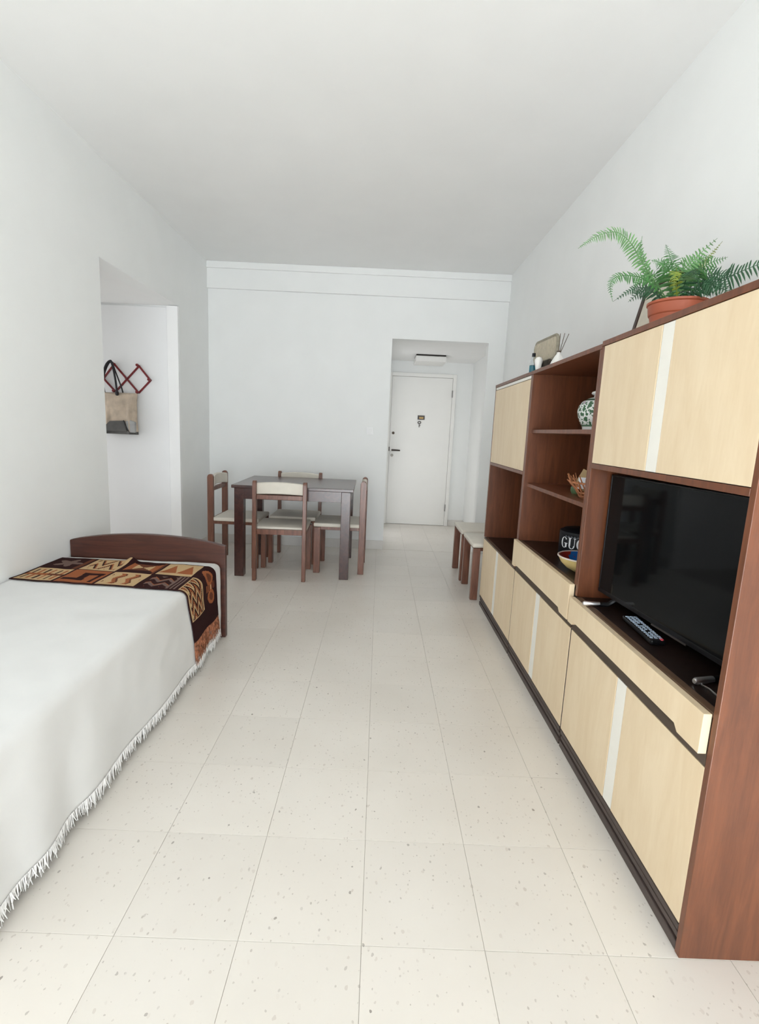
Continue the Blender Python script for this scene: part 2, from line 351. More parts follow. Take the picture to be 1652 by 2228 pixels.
struct('wall_front', B().box(XL-T, -1.4, YN-T, YN, 0, ZC).box(1.2, XR+T, YN-T, YN, 0, ZC).box(-1.4, 1.2, YN-T, YN, 2.4, ZC), 'wall', 'window wall behind the viewer')
struct('trim_1', B().box(XL, XR, YB-0.03, YB, 2.551, ZC), 'wall', 'shallow white ceiling beam on the end wall')
struct('trim_2', B().box(XL, XR, YB-0.05, YB-0.03, 2.733, ZC, 0.006), 'wall', 'white cornice strip above the beam')
struct('baseboard_back', B().box(XL, OX0, YB-0.012, YB, 0, 0.095, 0.003), 'base', 'pale skirting along the end wall')
struct('baseboard_left', B().box(XL, XL+0.012, LY1, YB-0.012, 0, 0.095, 0.003), 'base', 'pale skirting along the left wall')
# entrance hall
struct('wall_hall_left', B().box(OX0-T, OX0, YB+T, 5.6, 0, 2.158).box(OX0-T, OX0, 6.4, AY, 0, 2.158).box(OX0-T, OX0, 5.6, 6.4, 2.0, 2.158), 'wall')
struct('added_frame_hall', B().box(OX0-0.08, OX0-0.04, 5.6, 5.64, 0.0, 2.0).box(OX0-0.08, OX0-0.04, 6.36, 6.4, 0.0, 2.0).box(OX0-0.08, OX0-0.04, 5.64, 6.36, 1.96, 2.0), 'gloss')  # invented frame, out of view, around the opening for the hall fill
struct('wall_hall_right', B().box(AXR, AXR+T, YB+T, AY, 0, 2.158), 'wall')
struct('wall_hall_end', B().box(OX0-T, AXR+T, AY, AY+T, 0, 2.158), 'wall')
struct('ceiling_hall', B().box(OX0-T, AXR+T, YB+T, AY+T, 2.158, 2.3), 'ceiling')
struct('baseboard_hall', B().box(0.975, AXR, AY-0.012, AY, 0, 0.085, 0.003).box(AXR-0.012, AXR, YB+T, AY-0.012, 0, 0.085, 0.003), 'base')
d1 = struct('door_1', B().box(0.128, 0.918, AY-0.025, AY-0.001, 0.006, 1.958, 0.002), 'doorpaint', 'white flush entrance door at the end of the hall', True)
ORG[d1.name] = Vector((0, 0, 0))
obj('door_frame', B().box(0.079, 0.126, AY-0.035, AY-0.001, 0, 2.008, 0.003).box(0.92, 0.966, AY-0.035, AY-0.001, 0, 2.008, 0.003).box(0.126, 0.92, AY-0.035, AY-0.001, 1.961, 2.008, 0.003), 'doorpaint', d1)
h = obj('door_handle', B().tube([(0.165, AY-0.025, 1.0), (0.165, AY-0.075, 1.0)], 0.011).tube([(0.160, AY-0.072, 1.0), (0.2, AY-0.075, 1.0), (0.27, AY-0.072, 0.998)], [0.012, 0.011, 0.009]), 'key', d1)
obj('lock_cylinder', B().lathe([(0, 0), (0.018, 0), (0.018, 0.012), (0, 0.012)], (0, 0, 0), 16), 'reed', d1).matrix_local = Matrix.Translation((0.17, AY-0.025, 1.224)) @ Matrix.Rotation(math.radians(90), 4, 'X')
obj('keyhole_plate', B().lathe([(0, 0), (0.02, 0), (0.02, 0.01), (0, 0.01)], (0, 0, 0), 16), 'steelmatte', d1).matrix_local = Matrix.Translation((0.165, AY-0.025, 0.93)) @ Matrix.Rotation(math.radians(90), 4, 'X')
obj('latch_plate', B().box(0.118, 0.132, AY-0.037, AY-0.03, 0.985, 1.04, 0.001), 'key', d1)
for z in (0.25, 1.76): obj('hinge', B().tube([(0.919, AY-0.038, z-0.045), (0.919, AY-0.038, z+0.045)], 0.008), 'steel', d1)
t = thing('door_sign', 'small dark door plaque with a brass centre on the white entrance door', 'sign', (0.527, AY-0.026, 1.41))
obj('plaque', B().box(0.482, 0.575, AY-0.034, AY-0.026, 1.412, 1.468, 0.002), 'key', t)
obj('inlay', B().box(0.503, 0.558, AY-0.037, AY-0.034, 1.424, 1.448, 0.001), 'brass', t)
t = thing('hanging_key', 'little dark key-shaped hook under the door plaque', 'key', (0.51, AY-0.026, 1.31))
obj('bow', B().tube([(0.508+0.02*math.cos(a*math.pi/8), AY-0.033, 1.375+0.014*math.sin(a*math.pi/8)) for a in range(17)], 0.005, 6), 'key', t)
obj('shaft', B().tube([(0.508, AY-0.033, 1.36), (0.508, AY-0.033, 1.312)], 0.0045, 6).box(0.508, 0.524, AY-0.036, AY-0.030, 1.336, 1.343), 'key', t)
t = thing('ceiling_lamp', 'flat rectangular white lamp on the hall ceiling before the entrance door', 'lamp', (0.56, 6.3, 2.158))
obj('shadow_gap', B().box(0.385, 0.735, 6.12, 6.48, 2.143, 2.158), 'dark', t)  # dark plate painting the shadow gap between lamp and ceiling
obj('shade', B().box(0.378, 0.742, 6.11, 6.49, 2.075, 2.141, 0.008), 'diffuser', t)
# passage on the left
struct('wall_passage_near', B().box(-3.2, XL-T, LY0-T, LY0, 0, LZ), 'wall')
struct('wall_passage_far', B().box(-3.2, XL-T, LY1, LY1+T, 0, LZ), 'wall')
struct('wall_passage_end', B().box(-3.3, -3.2, LY0-T, 3.46, 0, LZ).box(-3.3, -3.2, 4.26, LY1+T, 0, LZ).box(-3.3, -3.2, 3.46, 4.26, 2.0, LZ), 'wall')
struct('added_frame_passage', B().box(-3.27, -3.23, 3.46, 3.5, 0.0, 2.0).box(-3.27, -3.23, 4.22, 4.26, 0.0, 2.0).box(-3.27, -3.23, 3.5, 4.22, 1.96, 2.0), 'gloss')  # unseen frame added around the opening for the passage fill
struct('ceiling_passage', B().box(-3.3, XL-T, LY0-T, LY1+T, LZ, LZ+0.1), 'ceiling')
d2 = struct('door_2', B().box(-2.70, -1.858, LY1-0.018, LY1-0.0005, 0.005, 2.196, 0.002), 'leaf', 'plain white door leaf in the passage, carrying the coat rack', True)
ORG[d2.name] = Vector((0, 0, 0))
obj('door_frame', B().box(-1.852, -1.7575, LY1-0.034, LY1-0.0005, 0, 2.208, 0.003), 'gloss', d2)
# balcony door behind the viewer
w1 = struct('window_1', B().box(-1.4, -1.34, YN-0.09, YN-0.03, 0, 2.4).box(1.14, 1.2, YN-0.09, YN-0.03, 0, 2.4).box(-1.34, 1.14, YN-0.09, YN-0.03, 2.34, 2.4), 'gloss', 'open balcony doorway behind the viewer')
# light switch
t = thing('light_switch', 'small white light switch on the end wall beside the entrance opening', 'switch', (-0.109, YB, 1.237))
obj('plate', B().box(-0.144, -0.074, YB-0.009, YB, 1.20, 1.275, 0.003), 'gloss', t)
obj('rocker', B().box(-0.126, -0.092, YB-0.013, YB-0.009, 1.217, 1.258, 0.002), 'gloss', t)

# ------------------------------------------------------------------ wall unit
XC, DB = 0.792, 1.205
def module(label, y0, y1, spec):
    """carcass with doors and drawer laid over the carcass edge; only the outer near panel comes forward to the door plane"""
    t = thing('wall_unit_cabinet', label, 'cabinet', (XC, (y0+y1)/2, 0), group='modules of the wall unit')
    th = 0.018; top = spec['top']; ya, yb = y0+0.0008, y1-0.0008
    XF_ = XC+0.0175                                     # front of the carcass behind the doors
    zc_ = spec['counter']; tz = top-0.018
    def stepped(a, b): return B().prism([(XF_, 0), (DB, 0), (DB, tz), (XC, tz), (XC, zc_+0.001), (XF_, zc_+0.001)], 'y', a, b, 0.0012)
    if spec.get('end'): obj('side_panel', B().box(XC, DB, ya, ya+th, 0, tz, 0.0012), 'unitwood', t)
    else: obj('side_panel', stepped(ya, ya+th), 'unitwood', t)
    obj('side_panel', stepped(yb-th, yb), 'unitwood', t)
    obj('top_panel', B().box(XC-0.002, DB, ya, yb, top-0.018, top, 0.0012), 'unitwood', t)
    ia, ib = ya+th, yb-th
    oa, ob = (ia+0.001 if spec.get('end') else ya+0.0055), yb-0.0055      # extent of the overlaid fronts
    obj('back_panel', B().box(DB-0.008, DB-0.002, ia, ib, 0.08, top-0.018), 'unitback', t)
    p = obj('plinth', B().box(XC+0.012, XF_-0.0002, oa, ob, 0, 0.076, 0.001), 'plinth', t)
    obj('plinth_moulding', B().box(XC+0.001, XC+0.012, oa, ob, 0.0, 0.026, 0.002).box(XC+0.004, XC+0.012, oa, ob, 0.032, 0.05, 0.003).box(XC, XC+0.012, oa, ob, 0.058, 0.076, 0.002), 'plinth', p)
    obj('bottom_panel', B().box(XF_+0.003, DB-0.01, ia, ib, 0.078, 0.09), 'unitwood', t)
    def pair(za, zb, name='door', oa=oa, ob=ob):
        m = (y0+y1)/2; s = 0.0285; g = 0.0028
        obj(name, B().box(XC, XC+0.016, oa, m-s-g, za, zb, 0.001), 'cream', t)
        obj(name, B().box(XC, XC+0.016, m+s+g, ob, za, zb, 0.001), 'cream', t)
        obj('handle_strip', B().box(XC+0.001, XC+0.0165, m-s, m+s, za, zb, 0.001), 'strip', t)['label'] = 'ivory grip strip between two doors'
        obj('gap_sheet', B().box(XF_+0.0002, XF_+0.0025, ia, ib, za, zb), 'dark', t)  # dark sheet, paints the shade seen in the gaps between fronts
    pair(0.08, 0.506)
    if not spec.get('end'): obj('gap_strip', B().box(XC+0.002, XF_-0.0003, ya, ya+0.0048, 0.08, 0.506), 'plinth', t)  # added dark strips painting the shaded seam between modules
    obj('gap_strip', B().box(XC+0.002, XF_-0.0003, yb-0.0048, yb, 0.08, 0.506), 'plinth', t)
    c = spec['counter']
    if spec.get('drawer'):
        da, db_ = spec['drawer']; e0, e1, n = oa, ob, 0.016
        poly = [(e0, da), (e0+0.085, da), (e0+0.10, da+n), (e1-0.055, da+n), (e1-0.04, da), (e1, da), (e1, db_), (e0, db_)]
        obj('drawer', B().prism(poly, 'x', XC-0.021, XC-0.001, 0.0012), 'cream', t)
        obj('rail', B().box(XC+0.0005, XF_-0.0002, oa, ob, 0.509, c-0.019), 'rail', t)
    else:
        obj('rail', B().box(XC+0.002, XF_-0.0002, oa, ob, 0.508, c-0.0125), 'rail', t)
    obj('counter', B().box(XF_+0.003, DB-0.009, ia, ib, c-0.012, c, 0.001), 'unitdark', t)
    obj('counter_edge', B().box(XC, XF_+0.003, ia+0.0003, ib-0.0003, c-0.012, c-0.0003, 0.0006), 'lipping', t)
    for z in spec.get('shelves', ()): obj('shelf', B().box(XF_+0.001, DB-0.009, ia+0.0005, ib-0.0005, z-0.018, z, 0.0012), 'unitwood', t)
    if spec.get('upper'):
        za, zb = spec['upper']
        obj('cupboard_floor', B().box(XC-0.001, DB-0.009, ia, ib, za-0.02, za-0.002, 0.001), 'unitwood', t)
        if spec.get('flap'):
            obj('door', B().box(XC, XC+0.016, ia+0.001, ib-0.001, za, zb-0.022, 0.001), 'cream', t)
            obj('handle_strip', B().box(XC+0.001, XC+0.0165, ia+0.001, ib-0.001, zb-0.018, zb-0.002, 0.001), 'strip', t)
            obj('gap_sheet', B().box(XF_+0.0002, XF_+0.0025, ia, ib, za, zb), 'dark', t)  # same dark sheet, shade painted behind the flap gap
        else: pair(za, zb, 'door', ia+0.001, ib-0.001)
    return t
module('wall unit cabinet holding the television, nearest of the three', 1.04, 1.889, dict(end=True, top=1.604, drawer=(0.541, 0.641), counter=0.645, upper=(1.166, 1.584)))
module('open shelved wall unit cabinet with the floral jar, middle of the three', 1.889, 2.735, dict(top=1.596, drawer=(0.541, 0.687), counter=0.684, shelves=(1.003, 1.290)))
module('wall unit cabinet with an empty niche, farthest of the three', 2.735, 3.59, dict(top=1.596, counter=0.518, upper=(1.064, 1.578), flap=True))

# ------------------------------------------------------------------ television, remote, cable
ang = math.atan2(0.072, 0.785)
t = thing('television', 'black flat screen television in the wall unit niche', 'television', (0.92, 1.463, 0.646), ang)
L2 = 0.392
# local frame: y along the screen, -x towards the room
obj('screen', B().box(-0.0205, -0.019, -L2+0.007, L2-0.007, 0.050, 0.476), 'screen', t, local=True)
obj('bezel', B().box(-0.022, -0.005, -L2, L2, 0.034, 0.050, 0.002).box(-0.022, -0.005, -L2, L2, 0.476, 0.482, 0.002).box(-0.022, -0.005, -L2, -L2+0.007, 0.05, 0.478, 0.002).box(-0.022, -0.005, L2-0.007, L2, 0.05, 0.478, 0.002).box(-0.019, -0.005, -L2+0.01, L2-0.01, 0.05, 0.472), 'black', t, local=True)
obj('back_shell', B().box(-0.005, 0.045, -0.28, 0.28, 0.07, 0.36, 0.015), 'black', t, local=True)
obj('sensor_bar', B().box(-0.0245, -0.02, -0.10, 0.06, 0.030, 0.036, 0.001), 'key', t, local=True)
for s, yy in ((1, 0.30), (-1, -0.25)):
    f = obj('foot', B().tube([(0.005, yy-0.02*s, 0.06), (-0.005, yy-0.005*s, 0.03), (-0.03, yy, 0.010), (-0.105, yy+0.012*s, 0.008)], [0.008, 0.009, 0.009, 0.0075], 8).tube([(0.005, yy-0.02*s, 0.06), (0.02, yy-0.015*s, 0.02), (0.085, yy, 0.008)], [0.008, 0.009, 0.0075], 8), 'black', t, local=True)
    obj('foot_cap', B().tube([(-0.06, yy+0.005*s, 0.0105), (-0.112, yy+0.0132*s, 0.0095), (-0.118, yy+0.014*s, 0.0095)], [0.0085, 0.0095, 0.006], 10), 'chrome', f, local=True)
t = thing('remote_control', 'black remote control with pale buttons lying in front of the television', 'remote', (0.872, 1.53, 0.645), math.radians(-4))
obj('body', B().box(-0.023, 0.023, -0.108, 0.108, 0.002, 0.019, 0.006), 'black', t, local=True)
bt = B()
for i in range(14):
    for j in (-1, 0, 1):
        if (i in (5, 9) and j == 0) or (i > 11 and j != 1 and random.random() < 0.3): continue
        w = 0.0045 if i % 3 else 0.0055
        bt.box(j*0.0135-w, j*0.0135+w, 0.088-i*0.0135-0.0035, 0.088-i*0.0135+0.0035, 0.018, 0.021, 0.001, 1)
obj('buttons', bt, 'bluebtn', t, local=True)
obj('power_button', B().lathe([(0, 0.022), (0.005, 0.0215), (0.0055, 0.018)], (0.012, -0.099, 0), 12), 'pinkbtn', t, local=True)
cp = [(0.850, 1.205, 0.648), (0.846, 1.185, 0.648), (0.852, 1.165, 0.648), (0.850, 1.14, 0.648), (0.855, 1.11, 0.648), (0.90, 1.085, 0.648), (1.0, 1.078, 0.648)]
solo('power_cable', B().tube(cp, 0.0028, 6), 'steel', 'thin grey cable beside the right foot of the television', 'cable', (0.85, 1.2, 0.645))

# ------------------------------------------------------------------ things on the shelves
t = thing('ginger_jar', 'white porcelain jar with green floral pattern on the upper shelf', 'jar', (0.957, 2.2, 1.290))
obj('body', B().lathe([(0, 0), (0.078, 0), (0.079, 0.012), (0.086, 0.024), (0.098, 0.048), (0.1045, 0.072), (0.105, 0.086), (0.101, 0.104), (0.090, 0.120), (0.074, 0.132), (0.056, 0.139), (0.044, 0.142), (0.042, 0.156), (0.0, 0.156)], (0, 0, 0), 48), 'vase', t, local=True)
obj('lid', B().lathe([(0, 0.153), (0.050, 0.153), (0.055, 0.157), (0.053, 0.164), (0.035, 0.171), (0.0, 0.174)], (0, 0, 0), 40), 'white', t, local=True)
# wicker basket
t = thing('wicker_basket', 'small brown splayed wicker basket on the lower shelf', 'basket', (0.925, 2.13, 1.003))
bb = B()
for k in range(22):
    a = 2*math.pi*k/22
    for s in (-0.28, 0.28):
        bb.tube([(0.055*math.cos(a), 0.055*math.sin(a), 0.005), (0.075*math.cos(a+s/2), 0.075*math.sin(a+s/2), 0.035), (0.112*math.cos(a+s), 0.112*math.sin(a+s), 0.075+0.012*(k % 3))], [0.0035, 0.0035, 0.0025], 5)
obj('side_weave', bb, 'wicker', t, local=True)
rb = B()
for rr, zz in ((0.058, 0.008), (0.068, 0.024), (0.100, 0.066)):
    rb.tube([(rr*math.cos(a*math.pi/16), rr*math.sin(a*math.pi/16), zz) for a in range(33)], 0.0045, 6)
obj('hoops', rb, 'wicker', t, local=True)
obj('base', B().lathe([(0, 0), (0.056, 0), (0.056, 0.008), (0, 0.008)], n=24), 'wicker', t, local=True)
def leaning(name, label, cat, c, w, hgt, tilt, rz, mat, roll=0.0, th=0.003):
    m = Matrix.Translation(c) @ Matrix.Rotation(rz, 4, 'Z') @ Matrix.Rotation(tilt, 4, 'X') @ Matrix.Rotation(roll, 4, 'Y')
    solo(name, B().box(-w/2, w/2, -th/2, th/2, 0, hgt, 0.0005, 1, m), mat, label, cat, tuple(c))
leaning('envelope', 'tan kraft envelope standing in the wicker basket', 'envelope', Vector((0.893, 2.175, 1.030)), 0.085, 0.085, math.radians(-8), math.radians(-24), 'tan', math.radians(24))
leaning('note_card', 'small white card in front of the tan envelope in the wicker basket', 'card', Vector((0.866, 2.105, 1.044)), 0.042, 0.048, math.radians(-10), math.radians(-24), 'whitecard')
t = thing('green_pot', 'tiny green ceramic pot beside the wicker basket', 'pot', (0.912, 2.292, 1.003))
obj('body', B().lathe([(0, 0), (0.018, 0), (0.024, 0.012), (0.023, 0.03), (0.017, 0.036), (0, 0.036)], n=20), 'greenjar', t, local=True)
obj('lid', B().lathe([(0, 0.036), (0.019, 0.036), (0.014, 0.046), (0, 0.048)], n=20), 'tan', t, local=True)
# bowl
t = thing('painted_bowl', 'yellow bowl painted red and blue inside, on the middle counter', 'bowl', (0.906, 2.105, 0.684))
obj('body', B().lathe([(0, 0), (0.04, 0), (0.072, 0.016), (0.095, 0.038), (0.109, 0.064), (0.105, 0.065), (0.09, 0.040), (0.066, 0.019), (0, 0.006)], n=40), 'bowl', t, local=True)
obj('rim', B().tube([(0.108*math.cos(a*math.pi/20), 0.108*math.sin(a*math.pi/20), 0.065) for a in range(41)], 0.0035, 6), 'bowlrim', t, local=True)
obj('painted_lining', B().lathe([(0.104, 0.0655), (0.0885, 0.0415), (0.065, 0.021), (0, 0.0085)], n=40), 'bowlpaint', t, local=True)
# black tin with lettering
TR, TCX, TCY, TZ = 0.10, 1.018, 2.435, 0.684
t = thing('lettered_tin', 'round black tin with white GUC lettering behind the painted bowl', 'tin', (TCX, TCY, TZ))
obj('body', B().lathe([(0, 0), (TR-0.003, 0), (TR, 0.004), (TR, 0.10), (TR-0.003, 0.104), (0, 0.104)], n=48), 'tin', t, local=True)
obj('lid', B().lathe([(TR-0.003, 0.1045), (TR+0.001, 0.106), (TR-0.002, 0.118), (TR-0.02, 0.129), (TR-0.05, 0.135), (0, 0.137)], n=48), 'tin', t, local=True)
a0 = math.atan2(-TCY, -TCX)          # towards the viewing side of the room
def wrap(polys, u0, z0, parent, mat, rad):
    bm = bmesh.new()
    for poly in polys:      # quads strips in (u, z); u grows to the viewer's right
        vs = []
        for (u, z) in poly:
            a = a0+(u0+u)/rad
            vs.append(bm.verts.new((rad*math.cos(a), rad*math.sin(a), z0+z)))
        bm.faces.new(vs)
    ret = bmesh.ops.extrude_face_region(bm, geom=bm.faces[:])
    for v in [g for g in ret['geom'] if isinstance(g, bmesh.types.BMVert)]:
        d = Vector((v.co.x, v.co.y, 0)).normalized(); v.co += d*0.0012
    return obj('lettering', bm, mat, parent, smooth=False, local=True)
def arc(cx, cz, rx, rz, a1, a2, wmin, wmax, n=16):
    q = []
    for i in range(n):
        A, Bq = a1+(a2-a1)*i/n, a1+(a2-a1)*(i+1)/n
        def pt(a, o):
            w = wmin+(wmax-wmin)*abs(math.cos(a)); k = w if o else 0
            return (cx+(rx-k)*math.cos(a), cz+(rz-k*0.6)*math.sin(a))
        q.append([pt(A, 0), pt(A, 1), pt(Bq, 1), pt(Bq, 0)])
    return q
rect = lambda u0, u1, z0, z1: [[(u0, z0), (u1, z0), (u1, z1), (u0, z1)]]
H = 0.054; R_ = math.radians
Gp = arc(0.022, H/2, 0.022, H/2, R_(40), R_(320), 0.003, 0.0095)+rect(0.030, 0.040, 0.004, 0.022)+rect(0.024, 0.044, 0.022, 0.0255)
Up = rect(0.053, 0.0625, 0.014, H)+rect(0.049, 0.0665, H-0.003, H)+arc(0.070, 0.016, 0.017, 0.016, R_(180), R_(360), 0.004, 0.0075, 10)+rect(0.0835, 0.087, 0.016, H)+rect(0.079, 0.0915, H-0.003, H)
Cp = arc(0.118, H/2, 0.022, H/2, R_(40), R_(320), 0.003, 0.0095)
def shift(ps, du): return [[(u+du, z) for u, z in p] for p in ps]
wrap([[(u*0.86, z) for u, z in p] for p in Gp+Up+Cp], -0.098, 0.040, t, 'letter', TR+0.0003)
sc = []
for i in range(7):
    u = -0.075+i*0.015
    sc += [[(u, 0.0), (u+0.0022, 0.0), (u+0.0055, 0.009), (u+0.0033, 0.009)]]
    sc += [[(u+0.004, 0.003), (u+0.011, 0.003), (u+0.011, 0.0045), (u+0.004, 0.0045)]]
wrap(sc, 0, 0.094, t, 'scriptgrey', TR+0.0003)

# ------------------------------------------------------------------ things on top of the unit
t = thing('potted_fern', 'green fern in a terracotta pot on top of the wall unit', 'plant', (1.0, 1.812, 1.604))
pot = obj('pot', B().lathe([(0, 0), (0.066, 0), (0.069, 0.006), (0.083, 0.078), (0.086, 0.080), (0.0875, 0.084), (0.091, 0.112), (0.095, 0.115), (0.0955, 0.122), (0.089, 0.123), (0.086, 0.112), (0.085, 0.104), (0, 0.104)], n=48), 'terracotta', t, local=True)
obj('soil', B().lathe([(0.0855, 0.1045), (0.05, 0.110), (0, 0.114)], n=32), 'soil', t, local=True)
def catmull(P, n):
    P = [Vector(p) for p in P]; P = [2*P[0]-P[1]]+P+[2*P[-1]-P[-2]]; out = []
    seg = len(P)-3
    for k in range(n+1):
        x = k/n*seg; i = min(int(x), seg-1); u = x-i; a, b, c, d = P[i:i+4]
        out.append(0.5*((2*b)+(c-a)*u+(2*a-5*b+4*c-d)*u*u+(3*b-a-3*c+d)*u**3))
    return out
def frond(pts, width, mat, n=34, facing=None, droop=0.25, bare=0.12, tip=True):
    b = B(); c = catmull(pts, n); org = ORG[t.name]
    c = [p-org for p in c]
    b.tube(c, [0.0020*(1-0.7*i/n) for i in range(n+1)], 5)
    bm = b.bm
    view = facing or Vector((-0.35, -0.85, 0.25))
    for i in range(int(n*bare), n):
        for half in (0.0,):
            p = c[i].lerp(c[i+1], half) if i < n else c[i]
            d = (c[min(i+1, n)]-c[i]).normalized(); sd = view.cross(d)
            if sd.length < 0.15: sd = Vector((0, 0, 1)).cross(d)
            sd.normalize(); nm = d.cross(sd).normalized()
            u = (i+half-n*bare)/(n*(1-bare)); ln = width*min(1, (1-u)*1.5+0.04)*min(1, u*3+0.45)*random.uniform(0.85, 1.1)
            if ln < 0.003: continue
            w = max(0.0016, (c[min(i+1, n)]-c[i]).length*0.34)*min(1, ln/width+0.25)
            for s in (-1, 1):
                q = (s*sd*0.93+d*0.34+nm*random.uniform(-0.3, 0.3)).normalized()
                dn = Vector((0, 0, -1))*ln*droop
                side = d*w
                v = [p-side*0.7, p+q*ln*0.35-side*1.0+dn*0.08, p+q*ln*0.75-side*0.75+dn*0.45, p+q*ln+dn, p+q*ln*0.72+side*0.7+dn*0.45, p+q*ln*0.35+side*1.0+dn*0.08, p+side*0.7]
                mid1, mid2 = p+q*ln*0.35+nm*0.0016+dn*0.08, p+q*ln*0.73+nm*0.0012+dn*0.45
                V = [bm.verts.new(x) for x in v]; m1, m2, m0 = bm.verts.new(mid1), bm.verts.new(mid2), bm.verts.new(p+nm*0.001)
                for fc in ((V[0], V[1], m1, m0), (m0, m1, V[5], V[6]), (V[1], V[2], m2, m1), (m1, m2, V[4], V[5]), (V[2], V[3], m2), (m2, V[3], V[4])): bm.faces.new(fc)
    return obj('frond', b, mat, t, local=True, angle=180)
FR = [
 ([(0.97, 1.80, 1.742), (0.887, 1.78, 1.793), (0.828, 1.76, 1.846), (0.778, 1.74, 1.889), (0.724, 1.72, 1.907), (0.67, 1.70, 1.891), (0.626, 1.69, 1.865), (0.593, 1.68, 1.839)], 0.034, 'fern_light', 46),
 ([(0.96, 1.79, 1.742), (0.863, 1.76, 1.777), (0.798, 1.74, 1.785), (0.741, 1.72, 1.773), (0.719, 1.71, 1.745), (0.728, 1.70, 1.693)], 0.026, 'fern_mid', 34),
 ([(0.97, 1.80, 1.742), (0.897, 1.84, 1.776), (0.855, 1.86, 1.774), (0.807, 1.88, 1.739)], 0.024, 'fern_dark', 28),
 ([(0.97, 1.84, 1.742), (0.914, 1.88, 1.846), (0.901, 1.92, 1.919), (0.911, 1.94, 1.982)], 0.018, 'fern_mid', 34),
 ([(0.98, 1.78, 1.742), (0.956, 1.74, 1.792), (0.971, 1.70, 1.83), (1.012, 1.66, 1.881)], 0.046, 'fern_light', 30),
 ([(0.995, 1.84, 1.742), (1.005, 1.88, 1.85), (1.0, 1.9, 1.902), (0.989, 1.92, 1.951)], 0.040, 'fern_mid', 30),
 ([(1.02, 1.82, 1.742), (1.06, 1.835, 1.827), (1.10, 1.85, 1.88), (1.165, 1.88, 1.955)], 0.020, 'fern_yellow', 30),
 ([(1.0, 1.78, 1.742), (1.038, 1.72, 1.765), (1.069, 1.66, 1.774), (1.111, 1.6, 1.791), (1.163, 1.55, 1.797)], 0.050, 'fern_dark', 26),
 ([(0.99, 1.77, 1.742), (1.014, 1.70, 1.755), (1.035, 1.65, 1.735), (1.060, 1.61, 1.70)], 0.036, 'fern_dark', 22),
 ([(0.975, 1.77, 1.742), (0.925, 1.71, 1.785), (0.905, 1.675, 1.775), (0.895, 1.655, 1.725)], 0.026, 'fern_yellow', 24),
 ([(1.0, 1.80, 1.742), (1.052, 1.80, 1.806), (1.105, 1.78, 1.818), (1.15, 1.75, 1.80)], 0.048, 'fern_dark', 24),
 ([(0.985, 1.86, 1.742), (0.964, 1.90, 1.823), (0.947, 1.92, 1.844), (0.913, 1.93, 1.826), (0.898, 1.94, 1.784)], 0.034, 'fern_mid', 26),
 ([(0.98, 1.80, 1.742), (0.935, 1.76, 1.80), (0.90, 1.735, 1.822), (0.865, 1.715, 1.815)], 0.040, 'fern_mid', 24),
 ([(0.99, 1.79, 1.742), (0.975, 1.73, 1.79), (0.965, 1.69, 1.79), (0.965, 1.66, 1.755)], 0.040, 'fern_dark', 22),
 ([(1.0, 1.80, 1.742), (1.01, 1.75, 1.80), (1.03, 1.71, 1.825), (1.065, 1.68, 1.835)], 0.044, 'fern_mid', 24),
 ([(1.0, 1.82, 1.742), (1.02, 1.82, 1.83), (1.045, 1.80, 1.865), (1.085, 1.78, 1.87)], 0.044, 'fern_mid', 24),
 ([(0.985, 1.82, 1.742), (0.955, 1.82, 1.82), (0.925, 1.81, 1.85), (0.885, 1.80, 1.855)], 0.040, 'fern_mid', 24),
 ([(1.01, 1.80, 1.742), (1.045, 1.76, 1.775), (1.075, 1.73, 1.775), (1.11, 1.70, 1.745)], 0.044, 'fern_dark', 22),
 ([(0.98, 1.83, 1.742), (0.93, 1.86, 1.775), (0.90, 1.88, 1.775), (0.87, 1.90, 1.745)], 0.036, 'fern_dark', 22)]
for pts, w, m, n in FR:
    pts = [(pts[0][0], pts[0][1], 1.718)]+pts[1:]
    ln = sum((Vector(a)-Vector(b)).length for a, b in zip(pts, pts[1:]))
    frond(pts, w*1.08, m, max(14, int(ln/0.0098)))

# picture frame leaning back on the unit top behind the fern
t = thing('picture_frame', 'dark wooden picture frame with ivory mount behind the potted fern', 'picture frame', (1.09, 2.23, 1.604))
mt = Matrix.Translation((0, 0, 0)) @ Matrix.Rotation(math.radians(12.3), 4, 'Y')
def fb(*a): return B().box(*a, 0.002, 2, mt)
obj('stile', fb(-0.009, 0.009, 0.108, 0.132, 0.005, 0.335), 'frame', t, local=True); obj('stile', fb(-0.009, 0.009, -0.132, -0.108, 0.005, 0.335), 'frame', t, local=True)
obj('rail', fb(-0.009, 0.009, -0.108, 0.108, 0.311, 0.335), 'frame', t, local=True); obj('rail', fb(-0.009, 0.009, -0.108, 0.108, 0.005, 0.029), 'frame', t, local=True)
obj('mount', fb(-0.004, 0.004, -0.108, 0.108, 0.029, 0.311), 'mat', t, local=True)
obj('strut', B().tube([(0.05, 0, 0.19), (0.105, 0, 0.004)], 0.005, 6), 'frame', t, local=True)

